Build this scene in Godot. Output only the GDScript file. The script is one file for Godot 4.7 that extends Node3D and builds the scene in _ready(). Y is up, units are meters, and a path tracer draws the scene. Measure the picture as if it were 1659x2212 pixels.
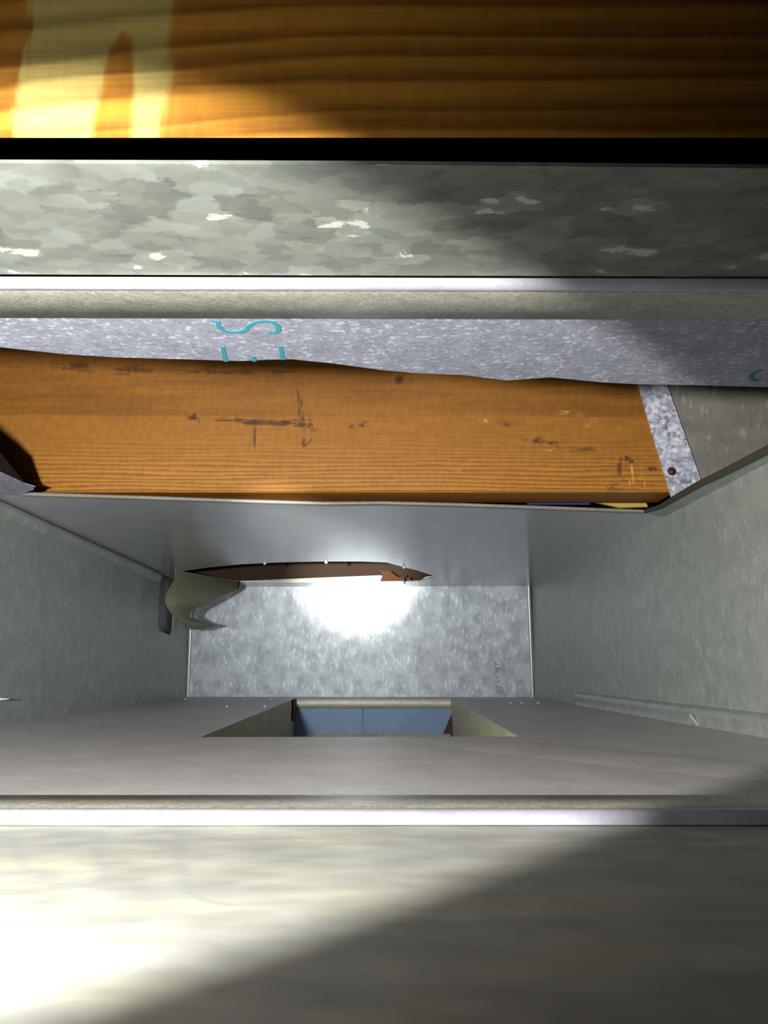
extends Node3D
# Inside of a galvanized sheet-metal air duct between wooden floor joists, lit by a hand torch.
# x to the right, y up, the duct runs away from the camera along -z; "d" is depth (-z), metres.

const C := 0.132        # underside of the duct top
const F := -0.043       # upper side of the duct bottom
var M := {}
var used := {}

# ------------------------------------------------------------------ naming helpers
func numbered(called: String) -> String:
	var n: int = used.get(called, 0)
	used[called] = n + 1
	return called if n == 0 else "%s_%03d" % [called, n]

func V(x: float, y: float, d: float) -> Vector3:
	return Vector3(x, y, -d)

func begin() -> SurfaceTool:
	var st := SurfaceTool.new()
	st.begin(Mesh.PRIMITIVE_TRIANGLES)
	return st

func commit(called: String, st: SurfaceTool, mat: Material, parent: Node = null) -> MeshInstance3D:
	var o := MeshInstance3D.new()
	st.index()
	st.generate_tangents()
	o.mesh = st.commit()
	o.material_override = mat
	if parent == null:
		o.name = numbered(called)
		add_child(o, true)
	else:
		o.name = called
		parent.add_child(o, true)
	return o

func tag(o: Node, label: String, category: String, group := "", kind := "") -> Node:
	o.set_meta("label", label)
	if category != "":
		o.set_meta("category", category)
	if group != "":
		o.set_meta("group", group)
	if kind != "":
		o.set_meta("kind", kind)
	return o

func thing(called: String, label: String, category: String) -> Node3D:
	var o := Node3D.new()
	o.name = numbered(called)
	add_child(o, true)
	tag(o, label, category)
	return o

# ------------------------------------------------------------------ mesh helpers
func tri(st: SurfaceTool, p: Array, n: Array, uv: Array) -> void:
	# front faces run clockwise; the order is chosen from the normals given
	var face: Vector3 = (p[1] - p[0]).cross(p[2] - p[0])
	var order := [0, 1, 2] if face.dot(n[0] + n[1] + n[2]) < 0.0 else [0, 2, 1]
	for k in order:
		st.set_normal(n[k])
		st.set_uv(uv[k])
		st.add_vertex(p[k])

func quad(st: SurfaceTool, a: Vector3, b: Vector3, c: Vector3, d: Vector3, n: Array, uv: Array) -> void:
	tri(st, [a, b, c], [n[0], n[1], n[2]], [uv[0], uv[1], uv[2]])
	tri(st, [a, c, d], [n[0], n[2], n[3]], [uv[0], uv[2], uv[3]])

# a flat sheet: outline in (u, v) metres on a plane, seen from the side "n" points to
func plate(st: SurfaceTool, outline: PackedVector2Array, origin: Vector3, ax: Vector3, ay: Vector3, n: Vector3, thick: float, uvs := 1.0) -> void:
	var idx := Geometry2D.triangulate_polygon(outline)
	var back := n * -thick
	for k in range(0, idx.size(), 3):
		var q := [outline[idx[k]], outline[idx[k + 1]], outline[idx[k + 2]]]
		var p := []
		var b := []
		var uv := []
		for w in q:
			p.append(origin + ax * w.x + ay * w.y)
			b.append(origin + ax * w.x + ay * w.y + back)
			uv.append(w * uvs)
		tri(st, p, [n, n, n], uv)
		tri(st, b, [-n, -n, -n], uv)
	var cw := Geometry2D.is_polygon_clockwise(outline)
	for k in outline.size():
		var s: Vector2 = outline[k]
		var t: Vector2 = outline[(k + 1) % outline.size()]
		var e := (t - s).normalized()
		var o2 := Vector2(-e.y, e.x) if cw else Vector2(e.y, -e.x)
		var en := (ax * o2.x + ay * o2.y).normalized()
		var a := origin + ax * s.x + ay * s.y
		var c := origin + ax * t.x + ay * t.y
		quad(st, a, c, c + back, a + back, [en, en, en, en], [s * uvs, t * uvs, t * uvs + Vector2(0, thick), s * uvs + Vector2(0, thick)])

# a closed or open profile (points and which side is out) swept from a to b
func sweep(st: SurfaceTool, prof: PackedVector2Array, a: Vector3, b: Vector3, px: Vector3, py: Vector3, closed := true) -> void:
	var n := prof.size()
	var cw := Geometry2D.is_polygon_clockwise(prof)
	var nor := []
	var edges := []
	for k in n:
		var e := (prof[(k + 1) % n] - prof[k]).normalized()
		edges.append(Vector2(-e.y, e.x) if cw else Vector2(e.y, -e.x))
	for k in n:
		var m: Vector2 = edges[k] + edges[(k + n - 1) % n]
		nor.append(m.normalized())
	var run := 0.0
	var length := a.distance_to(b)
	for k in n if closed else n - 1:
		var j := (k + 1) % n
		var p0 := px * prof[k].x + py * prof[k].y
		var p1 := px * prof[j].x + py * prof[j].y
		var n0: Vector2 = nor[k]
		var n1: Vector2 = nor[j]
		var flat: Vector2 = edges[k]
		if n0.dot(flat) < 0.8: n0 = flat
		if n1.dot(flat) < 0.8: n1 = flat
		var w0 := (px * n0.x + py * n0.y).normalized()
		var w1 := (px * n1.x + py * n1.y).normalized()
		var step := prof[k].distance_to(prof[j])
		quad(st, a + p0, b + p0, b + p1, a + p1, [w0, w0, w1, w1], [Vector2(0, run), Vector2(length, run), Vector2(length, run + step), Vector2(0, run + step)])
		run += step

func box(st: SurfaceTool, lo: Vector3, hi: Vector3, bevel := 0.0015) -> void:
	# a bevelled bar along x
	var y0 := lo.y
	var y1 := hi.y
	var z0 := lo.z
	var z1 := hi.z
	var b := bevel
	var prof := PackedVector2Array([Vector2(z0 + b, y0), Vector2(z1 - b, y0), Vector2(z1, y0 + b), Vector2(z1, y1 - b), Vector2(z1 - b, y1), Vector2(z0 + b, y1), Vector2(z0, y1 - b), Vector2(z0, y0 + b)])
	sweep(st, prof, Vector3(lo.x, 0, 0), Vector3(hi.x, 0, 0), Vector3(0, 0, 1), Vector3(0, 1, 0))
	for x in [lo.x, hi.x]:
		var n := Vector3(-1 if x == lo.x else 1, 0, 0)
		for k in range(1, prof.size() - 1):
			var p := []
			var uv := []
			for w in [prof[0], prof[k], prof[k + 1]]:
				p.append(Vector3(x, w.y, w.x))
				uv.append(w)
			tri(st, p, [n, n, n], uv)

func tube(st: SurfaceTool, a: Vector3, b: Vector3, r0: float, r1: float, sides := 12) -> void:
	var ax := (b - a).normalized()
	var u := ax.cross(Vector3.UP if absf(ax.y) < 0.9 else Vector3.RIGHT).normalized()
	var v := ax.cross(u)
	for k in sides:
		var t0 := TAU * k / sides
		var t1 := TAU * (k + 1) / sides
		var n0 := u * cos(t0) + v * sin(t0)
		var n1 := u * cos(t1) + v * sin(t1)
		quad(st, a + n0 * r0, b + n0 * r1, b + n1 * r1, a + n1 * r0, [n0, n0, n1, n1], [Vector2(k, 0) * 0.002, Vector2(k, 1) * 0.002, Vector2(k + 1, 1) * 0.002, Vector2(k + 1, 0) * 0.002])
		tri(st, [a, a + n0 * r0, a + n1 * r0], [-ax, -ax, -ax], [Vector2.ZERO, Vector2(0.001, 0), Vector2(0, 0.001)])
		if r1 > 0.0001:
			tri(st, [b, b + n0 * r1, b + n1 * r1], [ax, ax, ax], [Vector2.ZERO, Vector2(0.001, 0), Vector2(0, 0.001)])

func dome(st: SurfaceTool, at: Vector3, up: Vector3, r: float, h: float) -> void:
	var u := up.cross(Vector3(0.3, 0.5, 0.8)).normalized()
	var v := up.cross(u)
	for i in 4:
		var a0 := PI / 2 * i / 4.0
		var a1 := PI / 2 * (i + 1) / 4.0
		for k in 10:
			var p := []
			var n := []
			for c in [[a0, k], [a0, k + 1], [a1, k + 1], [a1, k]]:
				var t: float = TAU * c[1] / 10.0
				var dir := (u * cos(t) + v * sin(t)) * cos(c[0])
				p.append(at + dir * r + up * sin(c[0]) * h)
				n.append((dir + up * sin(c[0])).normalized())
			quad(st, p[0], p[1], p[2], p[3], n, [Vector2(k, i) * 0.001, Vector2(k + 1, i) * 0.001, Vector2(k + 1, i + 1) * 0.001, Vector2(k, i + 1) * 0.001])

# a ribbon of ink: a thin raised stroke on a plane
func ribbon(st: SurfaceTool, pts: Array, width: float, origin: Vector3, ax: Vector3, ay: Vector3, n: Vector3, thick := 0.0002) -> void:
	var left := PackedVector2Array()
	var right := PackedVector2Array()
	for k in pts.size():
		var dir: Vector2 = (pts[mini(k + 1, pts.size() - 1)] - pts[maxi(k - 1, 0)]).normalized()
		var side := Vector2(-dir.y, dir.x) * width * 0.5 * (0.85 + 0.3 * absf(sin(k * 2.7)))
		left.append(pts[k] + side)
		right.append(pts[k] - side)
	for k in pts.size() - 1:
		plate(st, PackedVector2Array([left[k], left[k + 1], right[k + 1], right[k]]), origin, ax, ay, n, thick)

# a curved sheet given as rows of points, both sides and a thickness
func skin(st: SurfaceTool, rows: Array, thick: float) -> void:
	var nu: int = rows.size()
	var nv: int = rows[0].size()
	var nor := []
	for i in nu:
		var line := []
		for j in nv:
			var du: Vector3 = rows[mini(i + 1, nu - 1)][j] - rows[maxi(i - 1, 0)][j]
			var dv: Vector3 = rows[i][mini(j + 1, nv - 1)] - rows[i][maxi(j - 1, 0)]
			var n := du.cross(dv).normalized()
			line.append(n if n.z > 0.0 else -n)
		nor.append(line)
	for i in nu - 1:
		for j in nv - 1:
			var ids := [[i, j], [i, j + 1], [i + 1, j + 1], [i + 1, j]]
			var p := []
			var b := []
			var n := []
			var m := []
			var uv := []
			for c in ids:
				var q: Vector3 = rows[c[0]][c[1]]
				var w: Vector3 = nor[c[0]][c[1]]
				p.append(q)
				n.append(w)
				b.append(q - w * thick)
				m.append(-w)
				uv.append(Vector2(q.x + q.z, q.y))
			quad(st, p[0], p[1], p[2], p[3], n, uv)
			quad(st, b[0], b[1], b[2], b[3], m, uv)

# ------------------------------------------------------------------ textures
func noise(kind: int, freq: float, seed_: int, octaves := 1, warp := 0.0, warp_freq := 0.02) -> FastNoiseLite:
	var n := FastNoiseLite.new()
	n.seed = seed_
	n.noise_type = kind
	n.frequency = freq
	n.fractal_type = FastNoiseLite.FRACTAL_FBM if octaves > 1 else FastNoiseLite.FRACTAL_NONE
	n.fractal_octaves = octaves
	if kind == FastNoiseLite.TYPE_CELLULAR:
		n.cellular_return_type = FastNoiseLite.RETURN_CELL_VALUE
	if warp > 0.0:
		n.domain_warp_enabled = true
		n.domain_warp_amplitude = warp
		n.domain_warp_frequency = warp_freq
		n.domain_warp_fractal_type = FastNoiseLite.DOMAIN_WARP_FRACTAL_PROGRESSIVE
		n.domain_warp_fractal_octaves = 3
	return n

# a grey field of w x h bytes, drawn at gw x gh and stretched
func field(n: FastNoiseLite, gw: int, gh: int, w: int, h: int, seamless := true) -> PackedByteArray:
	var im: Image = n.get_seamless_image(gw, gh) if seamless else n.get_image(gw, gh)
	im.convert(Image.FORMAT_L8)
	if gw != w or gh != h:
		im.resize(w, h, Image.INTERPOLATE_BILINEAR)
	return im.get_data()

func tex(data: PackedByteArray, w: int, h: int) -> ImageTexture:
	var im := Image.create_from_data(w, h, false, Image.FORMAT_RGB8, data)
	im.generate_mipmaps()
	return ImageTexture.create_from_image(im)

func bump(n: FastNoiseLite, size: int, strength: float, gw := 0, gh := 0) -> ImageTexture:
	var im: Image = n.get_seamless_image(gw if gw else size, gh if gh else size)
	im.convert(Image.FORMAT_RGBA8)
	if im.get_width() != size or im.get_height() != size:
		im.resize(size, size, Image.INTERPOLATE_CUBIC)
	im.bump_map_to_normal_map(strength)
	im.generate_mipmaps()
	return ImageTexture.create_from_image(im)

# mottled zinc: fine crystals, soft clouds of oxide, a little dirt
func zinc(base: Color, cells: PackedByteArray, clouds: PackedByteArray, size: int, cell_gain: float, cloud_gain: float, cloud_tint: Color, bright := 1.0, bright_gain := 0.0) -> ImageTexture:
	var out := PackedByteArray()
	out.resize(size * size * 3)
	for k in size * size:
		var v := cells[k] / 255.0
		var c := clouds[k] / 255.0
		var f := 1.0 + (v - 0.5) * cell_gain
		if v > bright:
			f += bright_gain
		var t := clampf((c - 0.5) * cloud_gain + 0.3, 0.0, 1.0)
		out[k * 3] = clampi(int(255.0 * lerpf(base.r, cloud_tint.r, t) * f), 0, 255)
		out[k * 3 + 1] = clampi(int(255.0 * lerpf(base.g, cloud_tint.g, t) * f), 0, 255)
		out[k * 3 + 2] = clampi(int(255.0 * lerpf(base.b, cloud_tint.b, t) * f), 0, 255)
	return tex(out, size, size)

func metal(called: String, t: Texture2D, scale: float, metallic: float, rough: float, nmap: Texture2D = null, nscale := 0.4) -> StandardMaterial3D:
	var m := StandardMaterial3D.new()
	m.resource_name = called
	m.albedo_texture = t
	m.metallic = metallic
	m.roughness = rough
	m.uv1_scale = Vector3(scale, scale, 1)
	if nmap != null:
		m.normal_enabled = true
		m.normal_texture = nmap
		m.normal_scale = nscale
	return m

func plain(called: String, c: Color, metallic: float, rough: float) -> StandardMaterial3D:
	var m := StandardMaterial3D.new()
	m.resource_name = called
	m.albedo_color = c
	m.metallic = metallic
	m.roughness = rough
	return m

func blob(x: float, y: float, cx: float, cy: float, rx: float, ry: float) -> float:
	var a := (x - cx) / rx
	var b := (y - cy) / ry
	return maxf(0.0, 1.0 - (a * a + b * b))

# the near joist: wide bowed rings, two runs of pale dried paint with a tongue of bare wood between
func wood_near(w: int, h: int, x0: float, x1: float, y0: float, y1: float) -> ImageTexture:
	var warp := field(noise(FastNoiseLite.TYPE_SIMPLEX_SMOOTH, 0.02, 5, 3), w / 12, h, w, h, false)
	var fine := field(noise(FastNoiseLite.TYPE_VALUE, 0.35, 8, 2), w / 16, h, w, h, false)
	var ray := field(noise(FastNoiseLite.TYPE_SIMPLEX, 0.06, 9, 3), w, h / 6, w, h, false)
	var rings := [0.2115, 0.1995, 0.1912, 0.1832, 0.1712, 0.1655, 0.224, 0.235, 0.247]
	var out := PackedByteArray()
	out.resize(w * h * 3)
	var at := 0
	for j in h:
		var y := y1 - (y1 - y0) * (j + 0.5) / h
		for i in w:
			var x := x0 + (x1 - x0) * (i + 0.5) / w
			var k := j * w + i
			var a := maxf(0.0, -x) / 0.12
			var t := y + 0.0105 * a * sqrt(a) + (warp[k] / 255.0 - 0.5) * 0.0035
			var dark := 0.0
			for r in rings:
				var u: float = (t - r) / 0.0024
				dark = maxf(dark, (1.0 - u / 2.6) if u > 0.0 and u < 2.6 else (1.0 + u if u <= 0.0 and u > -1.0 else 0.0))
			dark = dark * 0.60 + (fine[k] / 255.0 - 0.5) * 0.22 + (ray[k] / 255.0 - 0.5) * 0.16
			var cr := lerpf(0.76, 0.40, dark)
			var cg := lerpf(0.53, 0.235, dark)
			var cb := lerpf(0.19, 0.05, dark)
			# dried pale paint
			var wob := (ray[k] / 255.0 - 0.5) * 0.004
			var l := -0.1135 - (0.2124 - y) * 0.04 + wob
			var e := -0.0690 + wob - maxf(0.0, 0.185 - y) * 0.05
			var paint := smoothstep(l - 0.002, l + 0.0015, x) * (1.0 - smoothstep(e - 0.001, e + 0.003, x))
			var half := 0.0064 * pow(clampf((0.2005 - y) / 0.040, 0.0, 1.0), 0.4) + wob * 0.3
			var mid := -0.0835 - (0.2005 - y) * 0.03
			if y < 0.2005:
				paint *= smoothstep(half - 0.0014, half + 0.0014, absf(x - mid))
			paint *= 0.62
			cr = lerpf(cr, 0.86 - dark * 0.25, paint)
			cg = lerpf(cg, 0.86 - dark * 0.25, paint)
			cb = lerpf(cb, 0.60 - dark * 0.2, paint)
			out[at] = clampi(int(cr * 255.0), 0, 255)
			out[at + 1] = clampi(int(cg * 255.0), 0, 255)
			out[at + 2] = clampi(int(cb * 255.0), 0, 255)
			at += 3
	return tex(out, w, h)

# the joist across the duct: fine straight rings below, a darker band above, knots, scuffs and nail scars
func wood_far(w: int, h: int, x0: float, x1: float, y0: float, y1: float) -> ImageTexture:
	var warp := field(noise(FastNoiseLite.TYPE_SIMPLEX_SMOOTH, 0.02, 15, 3), w / 12, h, w, h, false)
	var fine := field(noise(FastNoiseLite.TYPE_VALUE, 0.35, 18, 2), w / 20, h, w, h, false)
	var ray := field(noise(FastNoiseLite.TYPE_SIMPLEX, 0.05, 19, 4), w, h / 2, w, h, false)
	var stains := [ # x, y, rx, ry, strength
		[-0.1563, 0.2031, 0.0050, 0.0035, 0.9], [-0.128, 0.2015, 0.012, 0.0022, 0.8], [-0.108, 0.1990, 0.016, 0.0036, 0.9], [-0.085, 0.1988, 0.016, 0.0034, 0.9], [-0.066, 0.1975, 0.008, 0.0055, 0.9],
		[-0.0700, 0.2170, 0.0022, 0.017, 0.75], [-0.064, 0.1815, 0.0035, 0.0045, 0.9], [-0.106, 0.186, 0.0012, 0.015, 0.55], [-0.0175, 0.197, 0.003, 0.003, 0.55], [-0.027, 0.195, 0.0018, 0.002, 0.5],
		[0.0137, 0.2372, 0.0070, 0.0036, 0.8], [0.1250, 0.183, 0.007, 0.0035, 0.6], [0.140, 0.1815, 0.006, 0.003, 0.5], [0.1990, 0.1675, 0.0042, 0.004, 0.9], [0.192, 0.159, 0.003, 0.010, 0.55], [0.2180, 0.159, 0.004, 0.003, 0.7],
		[0.100, 0.198, 0.007, 0.004, 0.25], [0.160, 0.175, 0.012, 0.003, 0.35], [0.188, 0.144, 0.006, 0.004, 0.5],
		[-0.205, 0.2455, 0.024, 0.0042, 0.5], [-0.155, 0.2440, 0.018, 0.0040, 0.5], [-0.125, 0.2425, 0.016, 0.0030, 0.45], [-0.26, 0.247, 0.03, 0.005, 0.4], [-0.085, 0.2435, 0.014, 0.003, 0.35]]
	var scuffs := [[0.0841, 0.2005, 0.0065, 0.0022, 0.8], [0.1492, 0.2072, 0.008, 0.0026, 0.6], [0.175, 0.199, 0.012, 0.009, 0.25], [0.2020, 0.156, 0.0030, 0.010, 0.7], [0.2085, 0.153, 0.0020, 0.009, 0.6], [0.136, 0.1755, 0.004, 0.0018, 0.6], [0.1985, 0.149, 0.002, 0.004, 0.6], [0.06, 0.158, 0.002, 0.003, 0.3], [-0.12, 0.16, 0.002, 0.004, 0.25]]
	var out := PackedByteArray()
	out.resize(w * h * 3)
	var at := 0
	for j in h:
		var y := y1 - (y1 - y0) * (j + 0.5) / h
		var lines := clampf((0.188 - y) / 0.03, 0.0, 1.0)
		var rgb := PackedFloat32Array()
		for i in w:
			var x := x0 + (x1 - x0) * (i + 0.5) / w
			var k := j * w + i
			var wv := warp[k] / 255.0 - 0.5
			var t := y + wv * 0.004 + x * 0.004
			var s := fposmod(t / 0.0036, 1.0)
			var dark := lines * (0.72 * pow(s, 2.0) - 0.12) + (fine[k] / 255.0 - 0.5) * 0.22 + (ray[k] / 255.0 - 0.5) * 0.18
			var band := smoothstep(0.2035, 0.2055, t + 0.0005)
			dark += band * (0.36 + 0.35 * wv)
			dark += 0.16 * (1.0 - lines) * (1.0 - band)
			var cr := lerpf(0.66, 0.34, dark)
			var cg := lerpf(0.445, 0.185, dark)
			var cb := lerpf(0.15, 0.05, dark)
			out[at] = clampi(int(cr * 255.0), 0, 255)
			out[at + 1] = clampi(int(cg * 255.0), 0, 255)
			out[at + 2] = clampi(int(cb * 255.0), 0, 255)
			at += 3
	var rng := RandomNumberGenerator.new()
	rng.seed = 77
	var spread := [[], []]
	for pass_ in 2:
		for s in (stains if pass_ == 0 else scuffs):
			for m in 16 if pass_ == 0 else 6:
				var q: float = rng.randf_range(0.22, 0.5)
				spread[pass_].append([s[0] + s[2] * rng.randfn(0.0, 0.48), s[1] + s[3] * rng.randfn(0.0, 0.42), maxf(s[2] * q, 0.0008), maxf(s[3] * q, 0.0007), s[4] * rng.randf_range(0.25, 0.65)])
	for pass_ in 2:
		for s in spread[pass_]:
			var i0 := clampi(int((s[0] - s[2] - x0) / (x1 - x0) * w), 0, w - 1)
			var i1 := clampi(int((s[0] + s[2] - x0) / (x1 - x0) * w) + 1, 0, w - 1)
			var j0 := clampi(int((y1 - s[1] - s[3]) / (y1 - y0) * h), 0, h - 1)
			var j1 := clampi(int((y1 - s[1] + s[3]) / (y1 - y0) * h) + 1, 0, h - 1)
			for j in range(j0, j1 + 1):
				for i in range(i0, i1 + 1):
					var x := x0 + (x1 - x0) * (i + 0.5) / w
					var y := y1 - (y1 - y0) * (j + 0.5) / h
					var k := j * w + i
					var g := blob(x, y, s[0], s[1], s[2], s[3])
					var rag := (ray[k] / 255.0 - 0.5) * 2.2 + (fine[k] / 255.0 - 0.5) * 1.2
					var amt: float = clampf((g * 1.7 - 0.25 + rag * (0.8 if g > 0.0 else 0.0)) * 1.5, 0.0, 1.0) * minf(g * 3.0, 1.0) * s[4]
					var to := [0.27, 0.16, 0.10] if pass_ == 0 else [0.93, 0.76, 0.42]
					for c in 3:
						out[k * 3 + c] = clampi(int(lerpf(out[k * 3 + c], to[c] * 255.0, amt)), 0, 255)
	return tex(out, w, h)

# dusty near floor: cream oxide bloom with grey smears and pencil scratches
func floor_dust(size: int, span: float) -> ImageTexture:
	var clouds := field(noise(FastNoiseLite.TYPE_SIMPLEX_SMOOTH, 0.022, 31, 5), size / 3, size, size, size)
	var fine := field(noise(FastNoiseLite.TYPE_SIMPLEX, 0.05, 33, 3), size / 2, size, size, size)
	var out := PackedByteArray()
	out.resize(size * size * 3)
	for k in size * size:
		var c := clampf((clouds[k] / 255.0 - 0.42) * 2.4, 0.0, 1.0)
		var f := 1.0 + (fine[k] / 255.0 - 0.5) * 0.16
		out[k * 3] = clampi(int(255.0 * lerpf(0.615, 0.69, c) * f), 0, 255)
		out[k * 3 + 1] = clampi(int(255.0 * lerpf(0.622, 0.692, c) * f), 0, 255)
		out[k * 3 + 2] = clampi(int(255.0 * lerpf(0.61, 0.64, c) * f), 0, 255)
	# scratches, given in (x, d) metres; the texture starts at x = -span/2, d = 0
	var strokes := [
		[[-0.0555, 0.2178], [-0.0515, 0.200], [-0.0484, 0.1868], [-0.0448, 0.176], [-0.0421, 0.1673], [-0.0388, 0.160], [-0.0348, 0.1546], [-0.028, 0.151]],
		[[-0.0751, 0.2119], [-0.072, 0.198], [-0.0669, 0.1868], [-0.0618, 0.176], [-0.0582, 0.1655]],
		[[-0.0648, 0.2148], [-0.0600, 0.206], [-0.0579, 0.1986]],
		[[-0.103, 0.2119], [-0.094, 0.203], [-0.0881, 0.1913], [-0.0808, 0.1785]],
		[[-0.050, 0.2055], [-0.044, 0.2085], [-0.038, 0.213]], [[0.035, 0.207], [0.052, 0.208], [0.066, 0.2065]], [[0.03, 0.2015], [0.05, 0.202]], [[0.02, 0.145], [0.024, 0.138], [0.022, 0.130]]]
	for s in strokes:
		for q in s.size() - 1:
			var a := Vector2(s[q][0], s[q][1])
			var b := Vector2(s[q + 1][0], s[q + 1][1])
			var steps := int(a.distance_to(b) / span * size * 2.0) + 1
			for t in steps:
				var p := a.lerp(b, float(t) / steps)
				var cx := int((p.x / span + 0.5) * size)
				var cy := int(p.y / span * size)
				for dx in range(-3, 4):
					var wgt := 0.10 * (1.0 - absf(dx) / 4.0)
					var k := posmod(cy, size) * size + posmod(cx + dx, size)
					for c in 3:
						out[k * 3 + c] = clampi(int(lerpf(out[k * 3 + c], [135.0, 137.0, 154.0][c], wgt)), 0, 255)
	return tex(out, size, size)

func make_materials() -> void:
	var T := FastNoiseLite
	var size := 1024
	var big := field(noise(T.TYPE_CELLULAR, 0.026, 3, 1, 34.0, 0.035), 520, size, size, size)
	var mid := field(noise(T.TYPE_CELLULAR, 0.05, 7, 1, 24.0, 0.05), 560, size, size, size)
	var small := field(noise(T.TYPE_CELLULAR, 0.11, 11, 1, 8.0, 0.1), size, size, size, size)
	var tall := field(noise(T.TYPE_CELLULAR, 0.10, 12, 1, 9.0, 0.1), size, 380, size, size)
	var cloud := field(noise(T.TYPE_SIMPLEX_SMOOTH, 0.008, 21, 5), size, size, size, size)
	var wide := field(noise(T.TYPE_SIMPLEX_SMOOTH, 0.01, 22, 5), 400, size, size, size)
	var mixed := PackedByteArray()
	mixed.resize(size * size)
	for k in size * size:
		mixed[k] = int(big[k] * 0.62 + mid[k] * 0.38)
	var flecks := PackedByteArray()
	flecks.resize(size * size)
	for k in size * size:
		flecks[k] = int(small[k] * 0.55 + mid[(k * 2 + 77) % (size * size)] * 0.45)
	var grain := bump(noise(T.TYPE_SIMPLEX, 0.09, 41, 4), 1024, 2.0)
	var dents := bump(noise(T.TYPE_SIMPLEX_SMOOTH, 0.010, 43, 3), 512, 4.0)
	var grain_wood := bump(noise(T.TYPE_SIMPLEX, 0.08, 44, 3), 512, 1.5, 64, 512)
	M.spangle = metal("spangled galvanized steel", zinc(Color(0.43, 0.455, 0.45), mixed, cloud, size, 0.42, 0.5, Color(0.47, 0.48, 0.43), 0.86, 0.34), 1 / 0.20, 0.25, 0.48, dents, 0.12)
	M.fine = metal("frosted galvanized steel", zinc(Color(0.64, 0.655, 0.73), flecks, cloud, size, 0.24, 0.9, Color(0.55, 0.57, 0.63), 0.80, 0.16), 1 / 0.16, 0.3, 0.45, grain, 0.30)
	M.slip = metal("zinc slip strip", zinc(Color(0.72, 0.72, 0.69), flecks, wide, size, 0.24, 0.8, Color(0.62, 0.62, 0.57)), 1 / 0.10, 0.3, 0.40, grain, 0.45)
	M.wall = metal("dull galvanized steel", zinc(Color(0.64, 0.67, 0.665), tall, cloud, size, 0.06, 0.9, Color(0.55, 0.58, 0.57), 0.93, 0.06), 1 / 0.21, 0.2, 0.46, grain, 0.22)
	M.top = metal("smooth galvanized steel", zinc(Color(0.80, 0.815, 0.85), small, cloud, size, 0.04, 0.7, Color(0.72, 0.735, 0.77)), 1 / 0.45, 0.35, 0.30, dents, 0.06)
	M.top.clearcoat_enabled = true
	M.top.clearcoat = 1.0
	M.top.clearcoat_roughness = 0.17
	M.bottom = metal("dusty galvanized steel", zinc(Color(0.80, 0.79, 0.81), small, cloud, size, 0.05, 0.7, Color(0.71, 0.71, 0.705)), 1 / 0.40, 0.15, 0.5, dents, 0.08)
	M.end = metal("bright mottled galvanized steel", zinc(Color(0.74, 0.785, 0.84), tall, cloud, size, 0.10, 1.3, Color(0.57, 0.61, 0.67), 0.90, 0.09), 1 / 0.26, 0.3, 0.40, grain, 0.10)
	M.end.clearcoat_enabled = true
	M.end.clearcoat = 0.3
	M.end.clearcoat_roughness = 0.14
	M.dust = metal("oxide dusted steel", floor_dust(1024, 0.64), 1 / 0.64, 0.05, 0.6, dents, 0.05)
	M.dust.clearcoat_enabled = true
	M.dust.clearcoat = 0.25
	M.dust.clearcoat_roughness = 0.4
	M.boot = metal("blue grey steel", zinc(Color(0.42, 0.53, 0.68), small, cloud, size, 0.05, 0.6, Color(0.36, 0.46, 0.60)), 1 / 0.4, 0.2, 0.5)
	M.strap = metal("frosted zinc strap", zinc(Color(0.80, 0.82, 0.92), flecks, cloud, size, 0.75, 0.9, Color(0.68, 0.70, 0.80)), 1 / 0.30, 0.2, 0.5, grain, 0.2)
	M.flap = metal("weathered galvanized steel", zinc(Color(0.50, 0.52, 0.44), small, cloud, size, 0.05, 0.7, Color(0.44, 0.46, 0.40)), 1 / 0.3, 0.1, 0.6)
	M.panel = metal("dull grey steel", zinc(Color(0.56, 0.55, 0.54), tall, wide, size, 0.07, 0.9, Color(0.48, 0.47, 0.46), 0.94, 0.12), 1 / 0.25, 0.15, 0.55, grain, 0.2)
	M.bead = metal("rolled zinc edge", zinc(Color(0.70, 0.70, 0.76), small, wide, size, 0.05, 0.8, Color(0.60, 0.60, 0.66)), 1 / 0.14, 0.3, 0.3)
	M.side = metal("olive dusted steel", zinc(Color(0.82, 0.82, 0.68), small, wide, size, 0.05, 1.0, Color(0.74, 0.74, 0.60)), 1 / 0.3, 0.1, 0.5)
	M.rust = plain("rust", Color(0.42, 0.25, 0.15), 0.1, 0.8)
	M.dark = plain("tarnished dark steel", Color(0.27, 0.27, 0.24), 0.3, 0.6)
	M.black = plain("shade blackened steel", Color(0.055, 0.05, 0.045), 0.1, 0.85)  # near black stands for the unlit face of the left lip
	M.nail = plain("rusty nail head", Color(0.30, 0.19, 0.17), 0.4, 0.6)
	M.ink = plain("teal marker ink", Color(0.20, 0.50, 0.58), 0.0, 0.7)
	M.ink_pale = plain("faded teal marker ink", Color(0.46, 0.60, 0.66), 0.2, 0.6)
	M.bright = plain("bright zinc", Color(0.86, 0.87, 0.90), 0.5, 0.35)
	M.straw = plain("straw coloured wood", Color(0.80, 0.70, 0.36), 0.0, 0.8)
	M.blue = plain("blue plastic", Color(0.25, 0.26, 0.55), 0.0, 0.5)
	var a := StandardMaterial3D.new()
	a.resource_name = "varnished fir with paint runs"
	a.albedo_texture = wood_near(1792, 448, -0.32, 0.27, 0.155, 0.27)
	a.roughness = 0.62
	a.normal_enabled = true
	a.normal_texture = grain_wood
	a.normal_scale = 0.15
	M.wood_near = a
	var b := StandardMaterial3D.new()
	b.resource_name = "orange fir"
	b.albedo_texture = wood_far(1536, 640, -0.335, 0.245, 0.135, 0.38)
	b.roughness = 0.6
	M.wood_far = b
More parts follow.
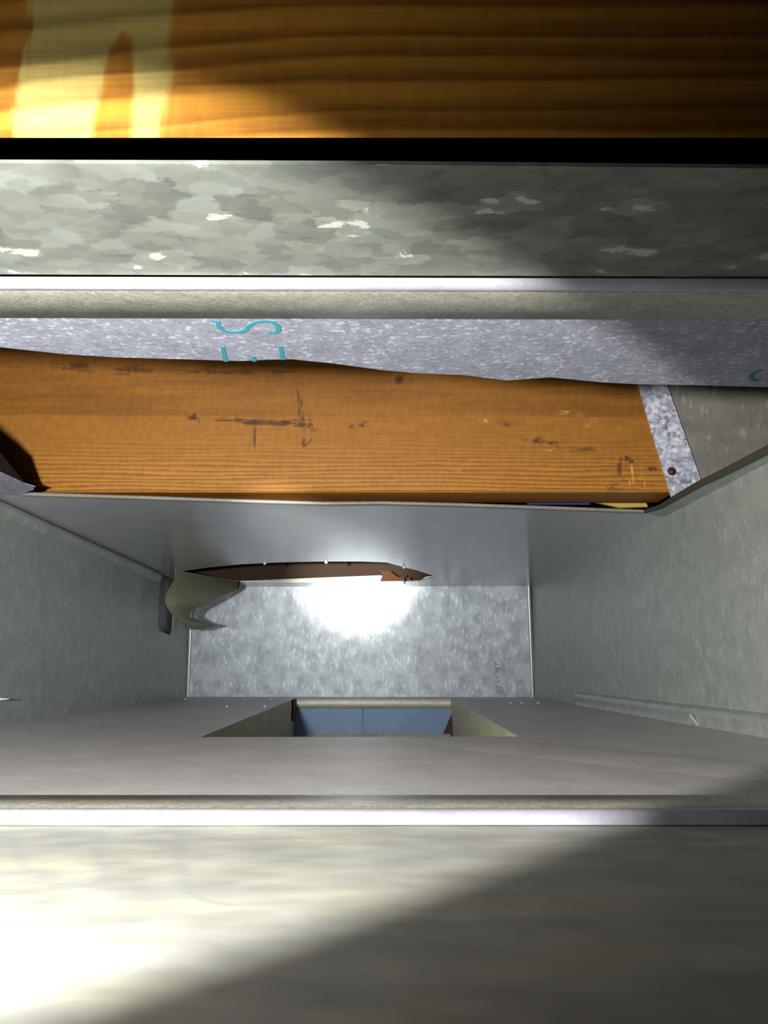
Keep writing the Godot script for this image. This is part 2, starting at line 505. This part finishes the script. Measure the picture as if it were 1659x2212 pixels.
	M.wood_dark = plain("old brown wood", Color(0.27, 0.20, 0.155), 0.0, 0.85)

# UVs of a joist: the front face is mapped 0..1 over the picture of its grain
func joist_mesh(x0: float, x1: float, outline: PackedVector2Array, tx0: float, tx1: float, ty0: float, ty1: float) -> SurfaceTool:
	var st := begin()
	var cw := Geometry2D.is_polygon_clockwise(outline)
	var n := outline.size()
	for k in n:
		var p := outline[k]
		var q := outline[(k + 1) % n]
		var e := (q - p).normalized()
		var o2 := Vector2(-e.y, e.x) if cw else Vector2(e.y, -e.x)
		var nn := Vector3(0, o2.y, -o2.x)
		var v := func(x: float, w: Vector2) -> Vector2: return Vector2((x - tx0) / (tx1 - tx0), (ty1 - w.y) / (ty1 - ty0) + (w.x - outline[0].x) * 4.0)
		quad(st, V(x0, p.y, p.x), V(x1, p.y, p.x), V(x1, q.y, q.x), V(x0, q.y, q.x), [nn, nn, nn, nn], [v.call(x0, p), v.call(x1, p), v.call(x1, q), v.call(x0, q)])
	for x in [x0, x1]:
		var nn := Vector3(-1 if x == x0 else 1, 0, 0)
		for k in range(1, n - 1):
			var pp := []
			var uv := []
			for w in [outline[0], outline[k], outline[k + 1]]:
				pp.append(V(x, w.y, w.x))
				uv.append(Vector2(w.x * 2.0, w.y * 4.0))
			tri(st, pp, [nn, nn, nn], uv)
	return st

func left_x(d: float) -> float:
	return -0.318 + 0.018 * (1.22 - d)

func right_x(d: float) -> float:
	return 0.239 + 0.0145 * (1.22 - d)

func _ready() -> void:
	# ---------------------------------------------------------------- camera, sky, lamp, exposure
	var cam := Camera3D.new()
	cam.name = "camera"
	cam.fov = 69.42
	cam.near = 0.01
	cam.far = 20.0
	cam.rotation.x = atan(340.0 / 1597.0)
	add_child(cam)
	cam.current = true

	var env := Environment.new()
	env.background_mode = Environment.BG_COLOR
	env.background_color = Color(0, 0, 0)
	env.tonemap_mode = Environment.TONE_MAPPER_LINEAR
	env.tonemap_exposure = 1.0
	env.sdfgi_enabled = true
	env.ssao_enabled = true
	env.ssil_enabled = true
	var we := WorldEnvironment.new()
	we.name = "world_environment"
	we.environment = env
	add_child(we)

	var at := V(-0.133, 0.009, -0.02)
	var aim := V(tan(deg_to_rad(5.36)), tan(deg_to_rad(2.0)), 1.0)
	var core := V(tan(deg_to_rad(4.2)), tan(deg_to_rad(7.3)), 1.0)
	# one torch: its wide beam with the sharp rim, its faint spill, its hot core
	for b in [["torch_beam", 0.42, 36.0, 0.06, aim], ["torch_spill", 0.042, 56.0, 1.0, aim], ["torch_core", 2.3, 5.8, 1.0, core]]:
		var spot := SpotLight3D.new()
		spot.name = b[0]
		spot.position = at
		spot.light_color = Color(1.0, 0.985, 0.94)
		spot.light_energy = b[1]
		spot.spot_range = 6.0
		spot.spot_attenuation = 2.0
		spot.spot_angle = b[2]
		spot.spot_angle_attenuation = b[3]
		spot.light_size = 0.008
		spot.shadow_enabled = true
		add_child(spot)
		spot.look_at_from_position(at, at + b[4], Vector3.UP)

	make_materials()
	var X := Vector3(1, 0, 0)
	var D := Vector3(0, 0, -1)
	var UP := Vector3(0, 1, 0)

	# ---------------------------------------------------------------- the duct: floor with an opening
	var st := begin()
	var hole := PackedVector2Array([Vector2(-0.1190, 0.500), Vector2(0.0880, 0.504), Vector2(0.1016, 1.150), Vector2(-0.1342, 1.150)])
	var outer := [
		PackedVector2Array([Vector2(left_x(0.258), 0.258), Vector2(right_x(0.258), 0.258), Vector2(right_x(0.502), 0.502), Vector2(0.0880, 0.504), Vector2(-0.1190, 0.500), Vector2(left_x(0.5), 0.500)]),
		PackedVector2Array([Vector2(left_x(0.5), 0.5), Vector2(-0.1190, 0.500), Vector2(-0.1342, 1.150), Vector2(-0.1342, 1.24), Vector2(left_x(1.24), 1.24)]),
		PackedVector2Array([Vector2(0.0880, 0.504), Vector2(right_x(0.502), 0.502), Vector2(right_x(1.24), 1.24), Vector2(0.1016, 1.24), Vector2(0.1016, 1.150)]),
		PackedVector2Array([Vector2(-0.1342, 1.150), Vector2(0.1016, 1.150), Vector2(0.1016, 1.24), Vector2(-0.1342, 1.24)])]
	for o in outer:
		plate(st, o, Vector3(0, F, 0), X, D, UP, 0.0012)
	var floor_ := commit("floor", st, M.bottom)
	tag(floor_, "dusty grey sheet metal bottom of the duct around the rectangular opening", "duct floor", "", "structure")
	for p in [[-0.2916, 1.1176], [-0.1844, 0.8959], [-0.2047, 1.1176], [-0.166, 1.1176], [-0.140, 0.8959], [0.1651, 0.9944], [0.1795, 0.9944], [0.2013, 0.9944]]:
		st = begin()
		dome(st, V(p[0], F, p[1]), UP, 0.0022, 0.0018)
		commit("rivet", st, M.bright, floor_)

	st = begin()
	sweep(st, PackedVector2Array([Vector2(-0.035, 0.0), Vector2(0.0, 0.0010), Vector2(0.030, 0.0)]), V(0.066, F + 0.0001, 0.446), V(0.232, F + 0.0001, 0.262), Vector3(0.742, 0, -0.670), UP, false)
	commit("crease", st, M.bottom, floor_)

	# ---------------------------------------------------------------- side walls with their corner seams
	st = begin()
	var wl_dir := (V(left_x(1.24), 0, 1.24) - V(left_x(0.03), 0, 0.03)).normalized()
	var wl_n := wl_dir.cross(UP).normalized()
	if wl_n.x < 0: wl_n = -wl_n
	var k0 := 1.0   # notch shaped to stand in for the shadow beside the flap, metres along wall
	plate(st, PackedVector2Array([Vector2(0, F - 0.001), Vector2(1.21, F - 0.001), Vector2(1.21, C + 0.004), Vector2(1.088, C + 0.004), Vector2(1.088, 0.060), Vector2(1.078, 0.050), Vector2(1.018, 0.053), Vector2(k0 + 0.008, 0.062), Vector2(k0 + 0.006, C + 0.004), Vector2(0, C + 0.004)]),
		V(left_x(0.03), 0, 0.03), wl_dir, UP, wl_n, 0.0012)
	var wall_left := commit("wall_left", st, M.wall)
	tag(wall_left, "left galvanized duct side with a seam along its top and a notch standing in for the shadow beside the flap", "duct wall", "", "structure")
	st = begin()
	sweep(st, PackedVector2Array([Vector2(0, 0.0135), Vector2(0.003, 0.0125), Vector2(0.0045, 0.009), Vector2(0.0035, 0.0055), Vector2(0.0025, 0.003), Vector2(0.0012, 0.0005), Vector2(0, 0)]), V(left_x(0.30), C - 0.0140, 0.30), V(left_x(1.03), C - 0.0140, 1.03), X, UP)
	commit("corner_seam", st, M.wall, wall_left)
	st = begin()
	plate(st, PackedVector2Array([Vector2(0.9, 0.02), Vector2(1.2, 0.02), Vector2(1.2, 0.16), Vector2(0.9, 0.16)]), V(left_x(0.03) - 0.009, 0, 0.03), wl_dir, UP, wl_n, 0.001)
	commit("shadow_backing", st, M.wall, wall_left)  # added sheet behind the notch, showing as the dark shadow strip

	st = begin()
	var wr_dir := (V(right_x(1.24), 0, 1.24) - V(right_x(0.03), 0, 0.03)).normalized()
	var wr_n := wr_dir.cross(UP).normalized()
	if wr_n.x > 0: wr_n = -wr_n
	plate(st, PackedVector2Array([Vector2(0, F - 0.001), Vector2(1.21, F - 0.001), Vector2(1.21, C), Vector2(0, C)]), V(right_x(0.03), 0, 0.03), wr_dir, UP, wr_n, 0.0012)
	var wall_right := commit("wall_right", st, M.wall)
	tag(wall_right, "right galvanized duct side with streaky zinc and a ridge along its foot", "duct wall", "", "structure")
	st = begin()
	sweep(st, PackedVector2Array([Vector2(0, 0.0150), Vector2(-0.0030, 0.0140), Vector2(-0.0052, 0.0105), Vector2(-0.0046, 0.007), Vector2(-0.0040, 0.004), Vector2(-0.0055, 0.0), Vector2(0, 0)]), V(right_x(0.26), F, 0.26), V(right_x(0.95), F, 0.95), X, UP)
	commit("corner_seam", st, M.wall, wall_right)
	st = begin()
	tube(st, V(0.2405, -0.0355, 0.600), V(0.2435, -0.0440, 0.592), 0.0013, 0.0006, 8)
	commit("burr", st, M.bright, wall_right)

	# ---------------------------------------------------------------- end wall, leaning a little
	st = begin()
	var bl := V(-0.3185, -0.0453, 1.2245)
	var tl := V(-0.3165, 0.1375, 1.2083)
	var br := V(0.2400, -0.0445, 1.2130)
	var tr := V(0.2370, 0.1345, 1.1968)
	var en := (br - bl).cross(tl - bl).normalized()
	plate(st, PackedVector2Array([Vector2(0, 0), Vector2(1, 0), Vector2(1, 1), Vector2(0, 1)]), bl, br - bl, tl - bl, en, 0.001)
	st = begin()
	var eu := [Vector2(0, 0.18), Vector2(0.56, 0.18), Vector2(0.56, 0), Vector2(0, 0)]
	quad(st, bl, br, tr, tl, [en, en, en, en], eu)
	var ebk := en * -0.0012
	quad(st, bl + ebk, br + ebk, tr + ebk, tl + ebk, [-en, -en, -en, -en], eu)
	var wall_back := commit("wall_back", st, M.end)
	tag(wall_back, "bright mottled end plate closing the duct, with the glare of the light on it", "end plate", "", "structure")
	for e in [[bl, tl, 0.0035], [br, tr, -0.0035]]:
		st = begin()
		tube(st, e[0] + Vector3(e[2], 0, 0.002), e[1] + Vector3(e[2], 0, 0.002), 0.0024, 0.0024, 10)
		commit("bent_edge", st, M.bright, wall_back)
	st = begin()
	var ink := [[Vector2(0.175, 0.010), Vector2(0.184, 0.007)], [Vector2(0.176, 0.001), Vector2(0.185, 0.003), Vector2(0.176, -0.006)], [Vector2(0.176, -0.012), Vector2(0.184, -0.013)], [Vector2(0.176, -0.020), Vector2(0.184, -0.018)], [Vector2(0.177, -0.026), Vector2(0.185, -0.029)]]
	for s in ink:
		st = begin()
		ribbon(st, s, 0.0014, V(0, 0, 1.2058), X, UP, en)
		commit("ink_stroke", st, M.ink_pale, wall_back)

	# ---------------------------------------------------------------- ceiling beyond the crosswise joist, with the torn hole
	st = begin()
	var cut := PackedVector2Array([Vector2(-0.2843, 1.0163), Vector2(-0.2328, 0.9735), Vector2(-0.184, 0.9426), Vector2(-0.1341, 0.9258), Vector2(-0.075, 0.9176), Vector2(-0.0287, 0.9176), Vector2(0.0032, 0.9258), Vector2(0.0184, 0.9556), Vector2(0.0445, 1.0016), Vector2(0.0742, 1.0682), Vector2(0.0536, 1.1260), Vector2(0.0291, 1.1380), Vector2(-0.0213, 1.1440), Vector2(-0.0935, 1.1440), Vector2(-0.1656, 1.1440), Vector2(-0.2246, 1.1340)])
	var front := [Vector2(-0.2801, 0.5549), Vector2(-0.2618, 0.558), Vector2(-0.1931, 0.5675), Vector2(-0.1225, 0.5789), Vector2(-0.049, 0.5891), Vector2(0.0002, 0.5874), Vector2(0.065, 0.5944), Vector2(0.1441, 0.6069), Vector2(0.2225, 0.62), Vector2(right_x(0.64), 0.6400)]
	var half_a := PackedVector2Array(front)
	half_a.append_array(PackedVector2Array([Vector2(right_x(1.03), 1.03), Vector2(left_x(1.03), 1.03), Vector2(left_x(0.5549), 0.5549)]))
	var half_b := PackedVector2Array([Vector2(left_x(1.03), 1.03), Vector2(right_x(1.03), 1.03), Vector2(right_x(1.24), 1.24), Vector2(left_x(1.24), 1.24)])
	for h in [half_a, half_b]:
		for piece in Geometry2D.clip_polygons(h, cut):
			plate(st, piece, Vector3(0, C, 0), X, D, -UP, 0.0012)
	var ceiling := commit("ceiling", st, M.top)
	tag(ceiling, "smooth galvanized duct top beyond the orange joist, with a torn oval hole", "duct ceiling", "", "structure")
	# its turned front edge
	st = begin()
	for k in front.size() - 2:
		var a: Vector2 = front[k]
		var b: Vector2 = front[k + 1]
		sweep(st, PackedVector2Array([Vector2(0, 0.0022), Vector2(-0.0010, 0.0018), Vector2(-0.0014, 0.0006), Vector2(-0.0010, -0.0004), Vector2(0, -0.0008), Vector2(0.006, -0.0003), Vector2(0.006, 0.0020)]), V(a.x, C, a.y), V(b.x, C, b.y), D, UP)
	commit("folded_edge", st, M.panel, ceiling)
	# strips of the cut-away top left along both sides, with bent lips
	st = begin()
	var rs := [Vector2(0.2300, 0.600), Vector2(0.2301, 0.5823), Vector2(0.2308, 0.5256), Vector2(0.2342, 0.4953), Vector2(0.2362, 0.466), Vector2(0.2377, 0.4398), Vector2(0.2395, 0.39), Vector2(0.2405, 0.335)]
	var strip := PackedVector2Array([Vector2(right_x(0.64), 0.6400), Vector2(0.2225, 0.6200)])
	strip.append_array(PackedVector2Array(rs))
	strip.append(Vector2(right_x(0.335), 0.335))
	plate(st, strip, Vector3(0, C - 0.0005, 0), X, D, -UP, 0.001)
	commit("torn_strip", st, M.wall, ceiling)
	st = begin()
	var lip := [Vector2(0.2225, 0.6200)] + rs
	for k in lip.size() - 1:
		var a: Vector2 = lip[k]
		var b: Vector2 = lip[k + 1]
		var ha: float = [0.0015, 0.002, 0.0025, 0.0030, 0.0034, 0.0036, 0.0036, 0.0032, 0.003][k]
		var hb: float = [0.0015, 0.002, 0.0025, 0.0030, 0.0034, 0.0036, 0.0036, 0.0032, 0.003][k + 1]
		var pa := V(a.x, C - 0.0015, a.y)
		var pb := V(b.x, C - 0.0015, b.y)
		var qa := V(a.x - 0.001, C + ha, a.y)
		var qb := V(b.x - 0.001, C + hb, b.y)
		var nl := Vector3(-1, -0.1, 0.1).normalized()
		quad(st, pa, pb, qb, qa, [nl, nl, nl, nl], [Vector2.ZERO, Vector2(0.05, 0), Vector2(0.05, 0.01), Vector2(0, 0.01)])
		var off := Vector3(0.001, 0, 0)
		quad(st, pa + off, pb + off, qb + off, qa + off, [-nl, -nl, -nl, -nl], [Vector2.ZERO, Vector2(0.05, 0), Vector2(0.05, 0.01), Vector2(0, 0.01)])
		quad(st, qa, qb, qb + off, qa + off, [UP, UP, UP, UP], [Vector2.ZERO, Vector2(0.05, 0), Vector2(0.05, 0.001), Vector2(0, 0.001)])
	tag(commit("bent_lip", st, M.dark, ceiling), "dark bent lip of the torn edge on the right", "")
	st = begin()
	plate(st, PackedVector2Array([Vector2(left_x(0.30), 0.30), Vector2(-0.2640, 0.30), Vector2(-0.2632, 0.42), Vector2(-0.2628, 0.4892), Vector2(-0.2607, 0.5214), Vector2(-0.2575, 0.530), Vector2(-0.2640, 0.535), Vector2(-0.2622, 0.5375), Vector2(-0.2801, 0.5549), Vector2(left_x(0.5549), 0.5549)]), Vector3(0, C - 0.0005, 0), X, D, -UP, 0.001)
	commit("torn_strip", st, M.fine, ceiling)
	st = begin()
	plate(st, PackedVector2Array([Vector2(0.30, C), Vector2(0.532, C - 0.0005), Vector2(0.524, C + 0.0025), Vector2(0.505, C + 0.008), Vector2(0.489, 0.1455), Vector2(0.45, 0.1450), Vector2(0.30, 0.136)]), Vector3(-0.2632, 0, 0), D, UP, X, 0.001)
	tag(commit("bent_lip", st, M.black, ceiling), "upturned lip of the torn edge on the left, its shade put into a black colour", "")  # shade on this lip comes from its black colour
	# the curled tongue hanging from the hole
	var flap := [
		[-0.2842,0.1320,1.0160, -0.2230,0.1318,1.1300], [-0.2851,0.1223,1.0050, -0.2194,0.1236,1.1200], [-0.2860,0.1062,0.9850, -0.2207,0.1176,1.1100],
		[-0.2883,0.0965,0.9800, -0.2337,0.1034,1.0700], [-0.2890,0.0873,0.9800, -0.2474,0.0918,1.0450], [-0.2869,0.0792,0.9850, -0.2627,0.0822,1.0300],
		[-0.2844,0.0726,0.9950, -0.2675,0.0765,1.0300], [-0.2794,0.0672,1.0050, -0.2686,0.0717,1.0350], [-0.2749,0.0622,1.0150, -0.2591,0.0663,1.0500],
		[-0.2741,0.0568,1.0300, -0.2396,0.0619,1.0750], [-0.2740,0.0529,1.0400, -0.2610,0.0550,1.0550]]
	var rows := []
	for r in flap:
		var line := []
		for j in 9:
			var t := j / 8.0
			var p := V(r[0], r[1], r[2]).lerp(V(r[3], r[4], r[5]), t)
			line.append(p + Vector3(0, 0, 0.012 * sin(PI * t) * (1.0 - 0.4 * t)))
		rows.append(line)
	st = begin()
	skin(st, rows, 0.0009)
	tag(commit("curled_flap", st, M.flap, ceiling), "curled tongue of metal bent down from the torn hole", "")
	st = begin()
	tube(st, V(-0.2216, 0.1312, 1.129), V(-0.2196, 0.1190, 1.111), 0.0016, 0.0012, 8)
	commit("dark_fold", st, M.dark, ceiling)
	for p in [[-0.1505, 0.926], [-0.0723, 0.9165], [0.0262, 0.965]]:
		st = begin()
		dome(st, V(p[0], C - 0.0004, p[1]), -UP, 0.0024, 0.0030)
		commit("screw_tip", st, M.bright, ceiling)

	# ---------------------------------------------------------------- near half of the duct
	st = begin()
	plate(st, PackedVector2Array([Vector2(left_x(0.17), 0.1725), Vector2(-0.1026, 0.1739), Vector2(0.0001, 0.1744), Vector2(0.1037, 0.1759), Vector2(right_x(0.17), 0.1775), Vector2(right_x(0.235), 0.2326), Vector2(0.0, 0.2314), Vector2(left_x(0.235), 0.2296)]), Vector3(0, C + 0.0003, 0), X, D, -UP, 0.0012)
	tag(commit("duct_top_panel", st, M.spangle), "galvanized duct top panel with large leafy spangles below the dark gap", "metal panel")
	st = begin()
	plate(st, PackedVector2Array([Vector2(left_x(0.04), 0.04), Vector2(right_x(0.04), 0.04), Vector2(right_x(0.24), 0.24), Vector2(left_x(0.24), 0.24)]), Vector3(0, F - 0.0004, 0), X, D, UP, 0.0012)
	# its picture of dust starts at x = -0.32
	var fl := MeshDataTool.new()
	var fm := st.commit()
	fl.create_from_surface(fm, 0)
	for k in fl.get_vertex_count():
		fl.set_vertex_uv(k, fl.get_vertex_uv(k) + Vector2(0.32, 0))
	var fm2 := ArrayMesh.new()
	fl.commit_to_surface(fm2)
	st = SurfaceTool.new()
	st.create_from(fm2, 0)
	tag(commit("duct_bottom_panel", st, M.dust), "cream dusted duct bottom panel in the foreground with curved scratches", "metal panel")

	# upper slip joint: dark line, bright bead, strip
	var slip := thing("slip_joint", "bright beaded slip joint strip across the duct top", "joint strip")
	var up_bead := PackedVector2Array([Vector2(0.2325, 0.0), Vector2(0.2325, -0.0012), Vector2(0.2331, -0.0022), Vector2(0.2345, -0.0030), Vector2(0.2363, -0.0029), Vector2(0.2380, -0.0020), Vector2(0.2390, 0.0)])
	st = begin()
	sweep(st, up_bead, V(left_x(0.24), C, -0.0018), V(right_x(0.24), C, 0.0012), D, UP)
	tag(commit("bead", st, M.bead, slip), "shiny rolled bead", "")
	st = begin()
	sweep(st, PackedVector2Array([Vector2(0.2386, 0.0), Vector2(0.2386, -0.0018), Vector2(0.2600, -0.0014), Vector2(0.2606, -0.0004), Vector2(0.2606, 0.0)]), V(left_x(0.24), C, -0.0018), V(right_x(0.24), C, 0.0012), D, UP)
	commit("strip", st, M.slip, slip)
	slip = thing("slip_joint", "bright beaded slip joint strip across the duct bottom", "joint strip")
	st = begin()
	sweep(st, PackedVector2Array([Vector2(0.2228, 0.0), Vector2(0.2232, 0.0016), Vector2(0.2250, 0.0032), Vector2(0.2275, 0.0036), Vector2(0.2300, 0.0030), Vector2(0.2325, 0.0020), Vector2(0.2330, 0.0)]), V(left_x(0.24), F, 0.0), V(right_x(0.24), F, 0.0), D, UP)
	tag(commit("bead", st, M.bead, slip), "shiny rolled bead", "")
	st = begin()
	sweep(st, PackedVector2Array([Vector2(0.2326, 0.0), Vector2(0.2326, 0.0019), Vector2(0.2360, 0.0018), Vector2(0.2385, 0.0024), Vector2(0.2572, 0.0026), Vector2(0.2580, 0.0018), Vector2(0.2580, 0.0)]), V(left_x(0.24), F, 0.0), V(right_x(0.24), F, 0.0), D, UP)
	commit("strip", st, M.slip, slip)

	# the cut sheet with writing
	st = begin()
	plate(st, PackedVector2Array([Vector2(left_x(0.26), 0.2560), Vector2(right_x(0.26), 0.2590), Vector2(right_x(0.336), 0.3360), Vector2(0.1835, 0.3331), Vector2(0.1474, 0.3308), Vector2(0.1206, 0.3296), Vector2(0.1024, 0.3273), Vector2(0.0771, 0.3211), Vector2(0.0680, 0.3230), Vector2(0.0574, 0.3250), Vector2(0.0362, 0.3184), Vector2(0.0149, 0.3162), Vector2(0.0001, 0.3130), Vector2(-0.0224, 0.3053), Vector2(-0.0402, 0.3008), Vector2(-0.0500, 0.3012), Vector2(-0.0627, 0.3028), Vector2(-0.0865, 0.3008), Vector2(-0.116, 0.2988), Vector2(-0.1366, 0.2955), Vector2(-0.1608, 0.2885), Vector2(-0.22, 0.280), Vector2(left_x(0.27), 0.272)]), Vector3(0, C, 0), X, D, -UP, 0.0010)
	var cut_sheet := commit("cut_sheet", st, M.fine)
	tag(cut_sheet, "frosted galvanized sheet cut to a wavy edge, with teal writing on it", "metal sheet")
	st = begin()
	var strokes := [
		[Vector2(-0.0668, 0.2646), Vector2(-0.0645, 0.2652), Vector2(-0.0650, 0.2690), Vector2(-0.0640, 0.2726), Vector2(-0.0615, 0.2744), Vector2(-0.0575, 0.2742), Vector2(-0.0548, 0.2722), Vector2(-0.0530, 0.2685), Vector2(-0.0500, 0.2658), Vector2(-0.0465, 0.2646), Vector2(-0.0432, 0.2655), Vector2(-0.0416, 0.2690), Vector2(-0.0420, 0.2730), Vector2(-0.0440, 0.2752), Vector2(-0.0462, 0.2742)],
		[Vector2(-0.0676, 0.2878), Vector2(-0.0684, 0.2950), Vector2(-0.0693, 0.3030)], [Vector2(-0.0562, 0.2972), Vector2(-0.0568, 0.3028)], [Vector2(-0.0432, 0.2872), Vector2(-0.0437, 0.2940), Vector2(-0.0439, 0.3010)],
		[Vector2(0.1700, 0.3120), Vector2(0.1684, 0.3160), Vector2(0.1694, 0.3210), Vector2(0.1722, 0.3240), Vector2(0.1750, 0.3250)]]
	for s in strokes:
		st = begin()
		ribbon(st, s, 0.0019, Vector3(0, C - 0.0002, 0), X, D, -UP)
		tag(commit("ink_stroke", st, M.ink, cut_sheet), "teal marker stroke of the writing", "")

	# ---------------------------------------------------------------- joists
	st = joist_mesh(-0.32, 0.26, PackedVector2Array([Vector2(0.2, 0.1612), Vector2(0.2, 0.385), Vector2(0.238, 0.385), Vector2(0.238, 0.205)]), -0.32, 0.27, 0.155, 0.27)
	var j1 := commit("floor_joist", st, M.wood_near)
	tag(j1, "wooden joist at the top with two pale paint runs, nearest of the beams", "joist")
	st = joist_mesh(-0.335, 0.2345, PackedVector2Array([Vector2(0.58, 0.1415), Vector2(0.58, 0.375), Vector2(0.618, 0.375), Vector2(0.618, 0.1400), Vector2(0.5815, 0.1400)]), -0.335, 0.245, 0.135, 0.38)
	var j2 := commit("floor_joist", st, M.wood_far)
	tag(j2, "orange fir joist crossing above the duct with fine grain and dark scars", "joist")

	# hanger strap over the joist's end
	st = begin()
	plate(st, PackedVector2Array([Vector2(0.1990, 0.290), Vector2(0.2108, 0.2323), Vector2(0.2310, 0.1345), Vector2(0.2600, 0.1345), Vector2(0.2348, 0.2323), Vector2(0.2225, 0.290)]), V(0, 0, 0.5785), X, UP, Vector3(0, 0, 1), 0.0012)
	var strap := Node3D.new()
	strap.name = "hanger_strap"
	add_child(strap, true)
	tag(strap, "slanting frosted galvanized strap nailed at the right end of the orange joist", "strap")
	commit("band", st, M.strap, strap)
	st = begin()
	dome(st, V(0.2330, 0.1567, 0.5783), Vector3(0, 0, 1), 0.0036, 0.0016)
	commit("nail_head", st, M.nail, strap)

	# plain sheet right of the strap
	st = begin()
	plate(st, PackedVector2Array([Vector2(0.2349, 0.1336), Vector2(0.46, 0.1336), Vector2(0.46, 0.34), Vector2(0.2349, 0.34)]), V(0, 0, 0.5815), X, UP, Vector3(0, 0, 1), 0.001)
	tag(commit("sheet_metal", st, M.panel), "plain dull grey sheet metal to the right of the slanting strap", "metal sheet")

	# odds and ends seen in the gap under the joist
	st = begin()
	plate(st, PackedVector2Array([Vector2(0.190, 0.1478), Vector2(0.236, 0.1478), Vector2(0.2378, 0.1432), Vector2(0.2127, 0.1425)]), V(0, 0, 0.65), X, UP, Vector3(0, 0, 1), 0.004)
	tag(commit("wood_sliver", st, M.straw), "straw coloured sliver in the gap under the right end of the orange joist", "wood sliver")
	st = begin()
	tube(st, V(0.130, 0.1478, 0.655), V(0.186, 0.1470, 0.652), 0.0018, 0.0018, 8)
	tag(commit("blue_wire", st, M.blue), "thin blue wire in the gap under the orange joist beside the straw sliver", "wire")

	# ---------------------------------------------------------------- what shows through the torn hole
	st = begin()
	box(st, Vector3(-0.31, 0.1345, -1.215), Vector3(0.075, 0.26, -1.175))
	tag(commit("floor_joist", st, M.wood_dark), "old brown joist face glimpsed through the torn oval hole", "joist")
	st = begin()
	plate(st, PackedVector2Array([Vector2(-0.236, 0.1335), Vector2(0.004, 0.1335), Vector2(0.006, 0.1418), Vector2(-0.006, 0.1440), Vector2(-0.12, 0.1395), Vector2(-0.236, 0.1345)]), V(0, 0, 1.152), X, UP, Vector3(0, 0, 1), 0.001)
	var collar := commit("collar_strip", st, M.slip)
	tag(collar, "pale tapering metal strip lying behind the torn oval hole", "metal strip")
	st = begin()
	plate(st, PackedVector2Array([Vector2(-0.006, 0.1338), Vector2(0.044, 0.1338), Vector2(0.040, 0.1400), Vector2(0.022, 0.1405), Vector2(0.010, 0.1500), Vector2(-0.008, 0.1520), Vector2(-0.002, 0.1440)]), V(0, 0, 1.148), X, UP, Vector3(0, 0, 1), 0.001)
	tag(commit("rust_tab", st, M.rust, collar), "rusty bent tab", "")
	st = begin()
	tube(st, V(0.031, 0.1415, 1.13), V(0.032, 0.129, 1.135), 0.0011, 0.0009, 8)
	tag(commit("bent_nail", st, M.dark), "small dark nail hanging at the right of the torn oval hole", "nail")
	st = begin()
	plate(st, PackedVector2Array([Vector2(0.058, 0.1345), Vector2(0.080, 0.1345), Vector2(0.077, 0.1400), Vector2(0.064, 0.1385)]), V(0, 0, 1.125), X, UP, Vector3(0, 0, 1), 0.001)
	tag(commit("metal_scrap", st, M.bright), "tiny bright scrap at the right tip of the torn oval hole", "scrap")

	# ---------------------------------------------------------------- the drop boot under the floor opening
	var boot := Node3D.new()
	boot.name = "drop_boot"
	add_child(boot, true)
	tag(boot, "rectangular sheet metal drop boot with a blue grey far side in the duct floor", "duct boot")
	var yb := -0.20
	var yt := F - 0.0012
	var cor := [Vector2(-0.1190, 0.500), Vector2(-0.1342, 1.150), Vector2(0.1016, 1.150), Vector2(0.0880, 0.504)]
	var names := ["side_panel", "end_panel", "side_panel", "front_panel"]
	for k in 4:
		var a: Vector2 = cor[k]
		var b: Vector2 = cor[(k + 1) % 4]
		var dir := V(b.x, 0, b.y) - V(a.x, 0, a.y)
		var length := dir.length()
		dir = dir.normalized()
		var n := dir.cross(UP).normalized()
		if n.dot(V(-0.016, 0, 0.8) - V(a.x, 0, a.y)) < 0: n = -n
		st = begin()
		plate(st, PackedVector2Array([Vector2(0, yb), Vector2(length, yb), Vector2(length, yt), Vector2(0, yt)]), V(a.x, 0, a.y), dir, UP, n, 0.001)
		commit(names[k], st, M.boot if k == 1 else M.side, boot)
	st = begin()
	box(st, Vector3(-0.1330, -0.0575, -1.1495), Vector3(0.1010, F + 0.0002, -1.1465), 0.0008)
	commit("flange", st, M.slip, boot)
	st = begin()
	box(st, Vector3(-0.0334, yb, -1.1495), Vector3(-0.0312, -0.0575, -1.1480), 0.0005)
	commit("vertical_seam", st, M.boot, boot)
	st = begin()
	plate(st, PackedVector2Array([Vector2(0.0800, -0.110), Vector2(0.1005, -0.110), Vector2(0.1005, -0.066)]), V(0, 0, 1.140), X, UP, Vector3(0, 0, 1), 0.002)
	commit("dirt_corner", st, M.wood_dark, boot)
	st = begin()
	plate(st, PackedVector2Array([Vector2(-0.134, -0.0935), Vector2(0.0990, -0.0935), Vector2(0.0990, -0.110), Vector2(-0.134, -0.110)]), V(0, 0, 1.139), X, UP, Vector3(0, 0, 1), 0.002)
	commit("lower_ledge", st, M.panel, boot)
	st = begin()
	sweep(st, PackedVector2Array([Vector2(-0.0005, 0), Vector2(0.0014, 0), Vector2(0.0014, -0.03), Vector2(-0.0005, -0.03)]), V(-0.1325, F, 1.10), V(-0.1335, F, 1.146), X, UP)
	commit("rusty_corner", st, M.rust, boot)

	# screw poking through the left side near the picture's edge
	st = begin()
	tube(st, V(left_x(0.6) - 0.001, -0.0232, 0.6), V(-0.2950, -0.0228, 0.6), 0.0022, 0.0003, 10)
	tag(commit("screw", st, M.bright), "bright screw tip poking out of the left duct side", "screw")
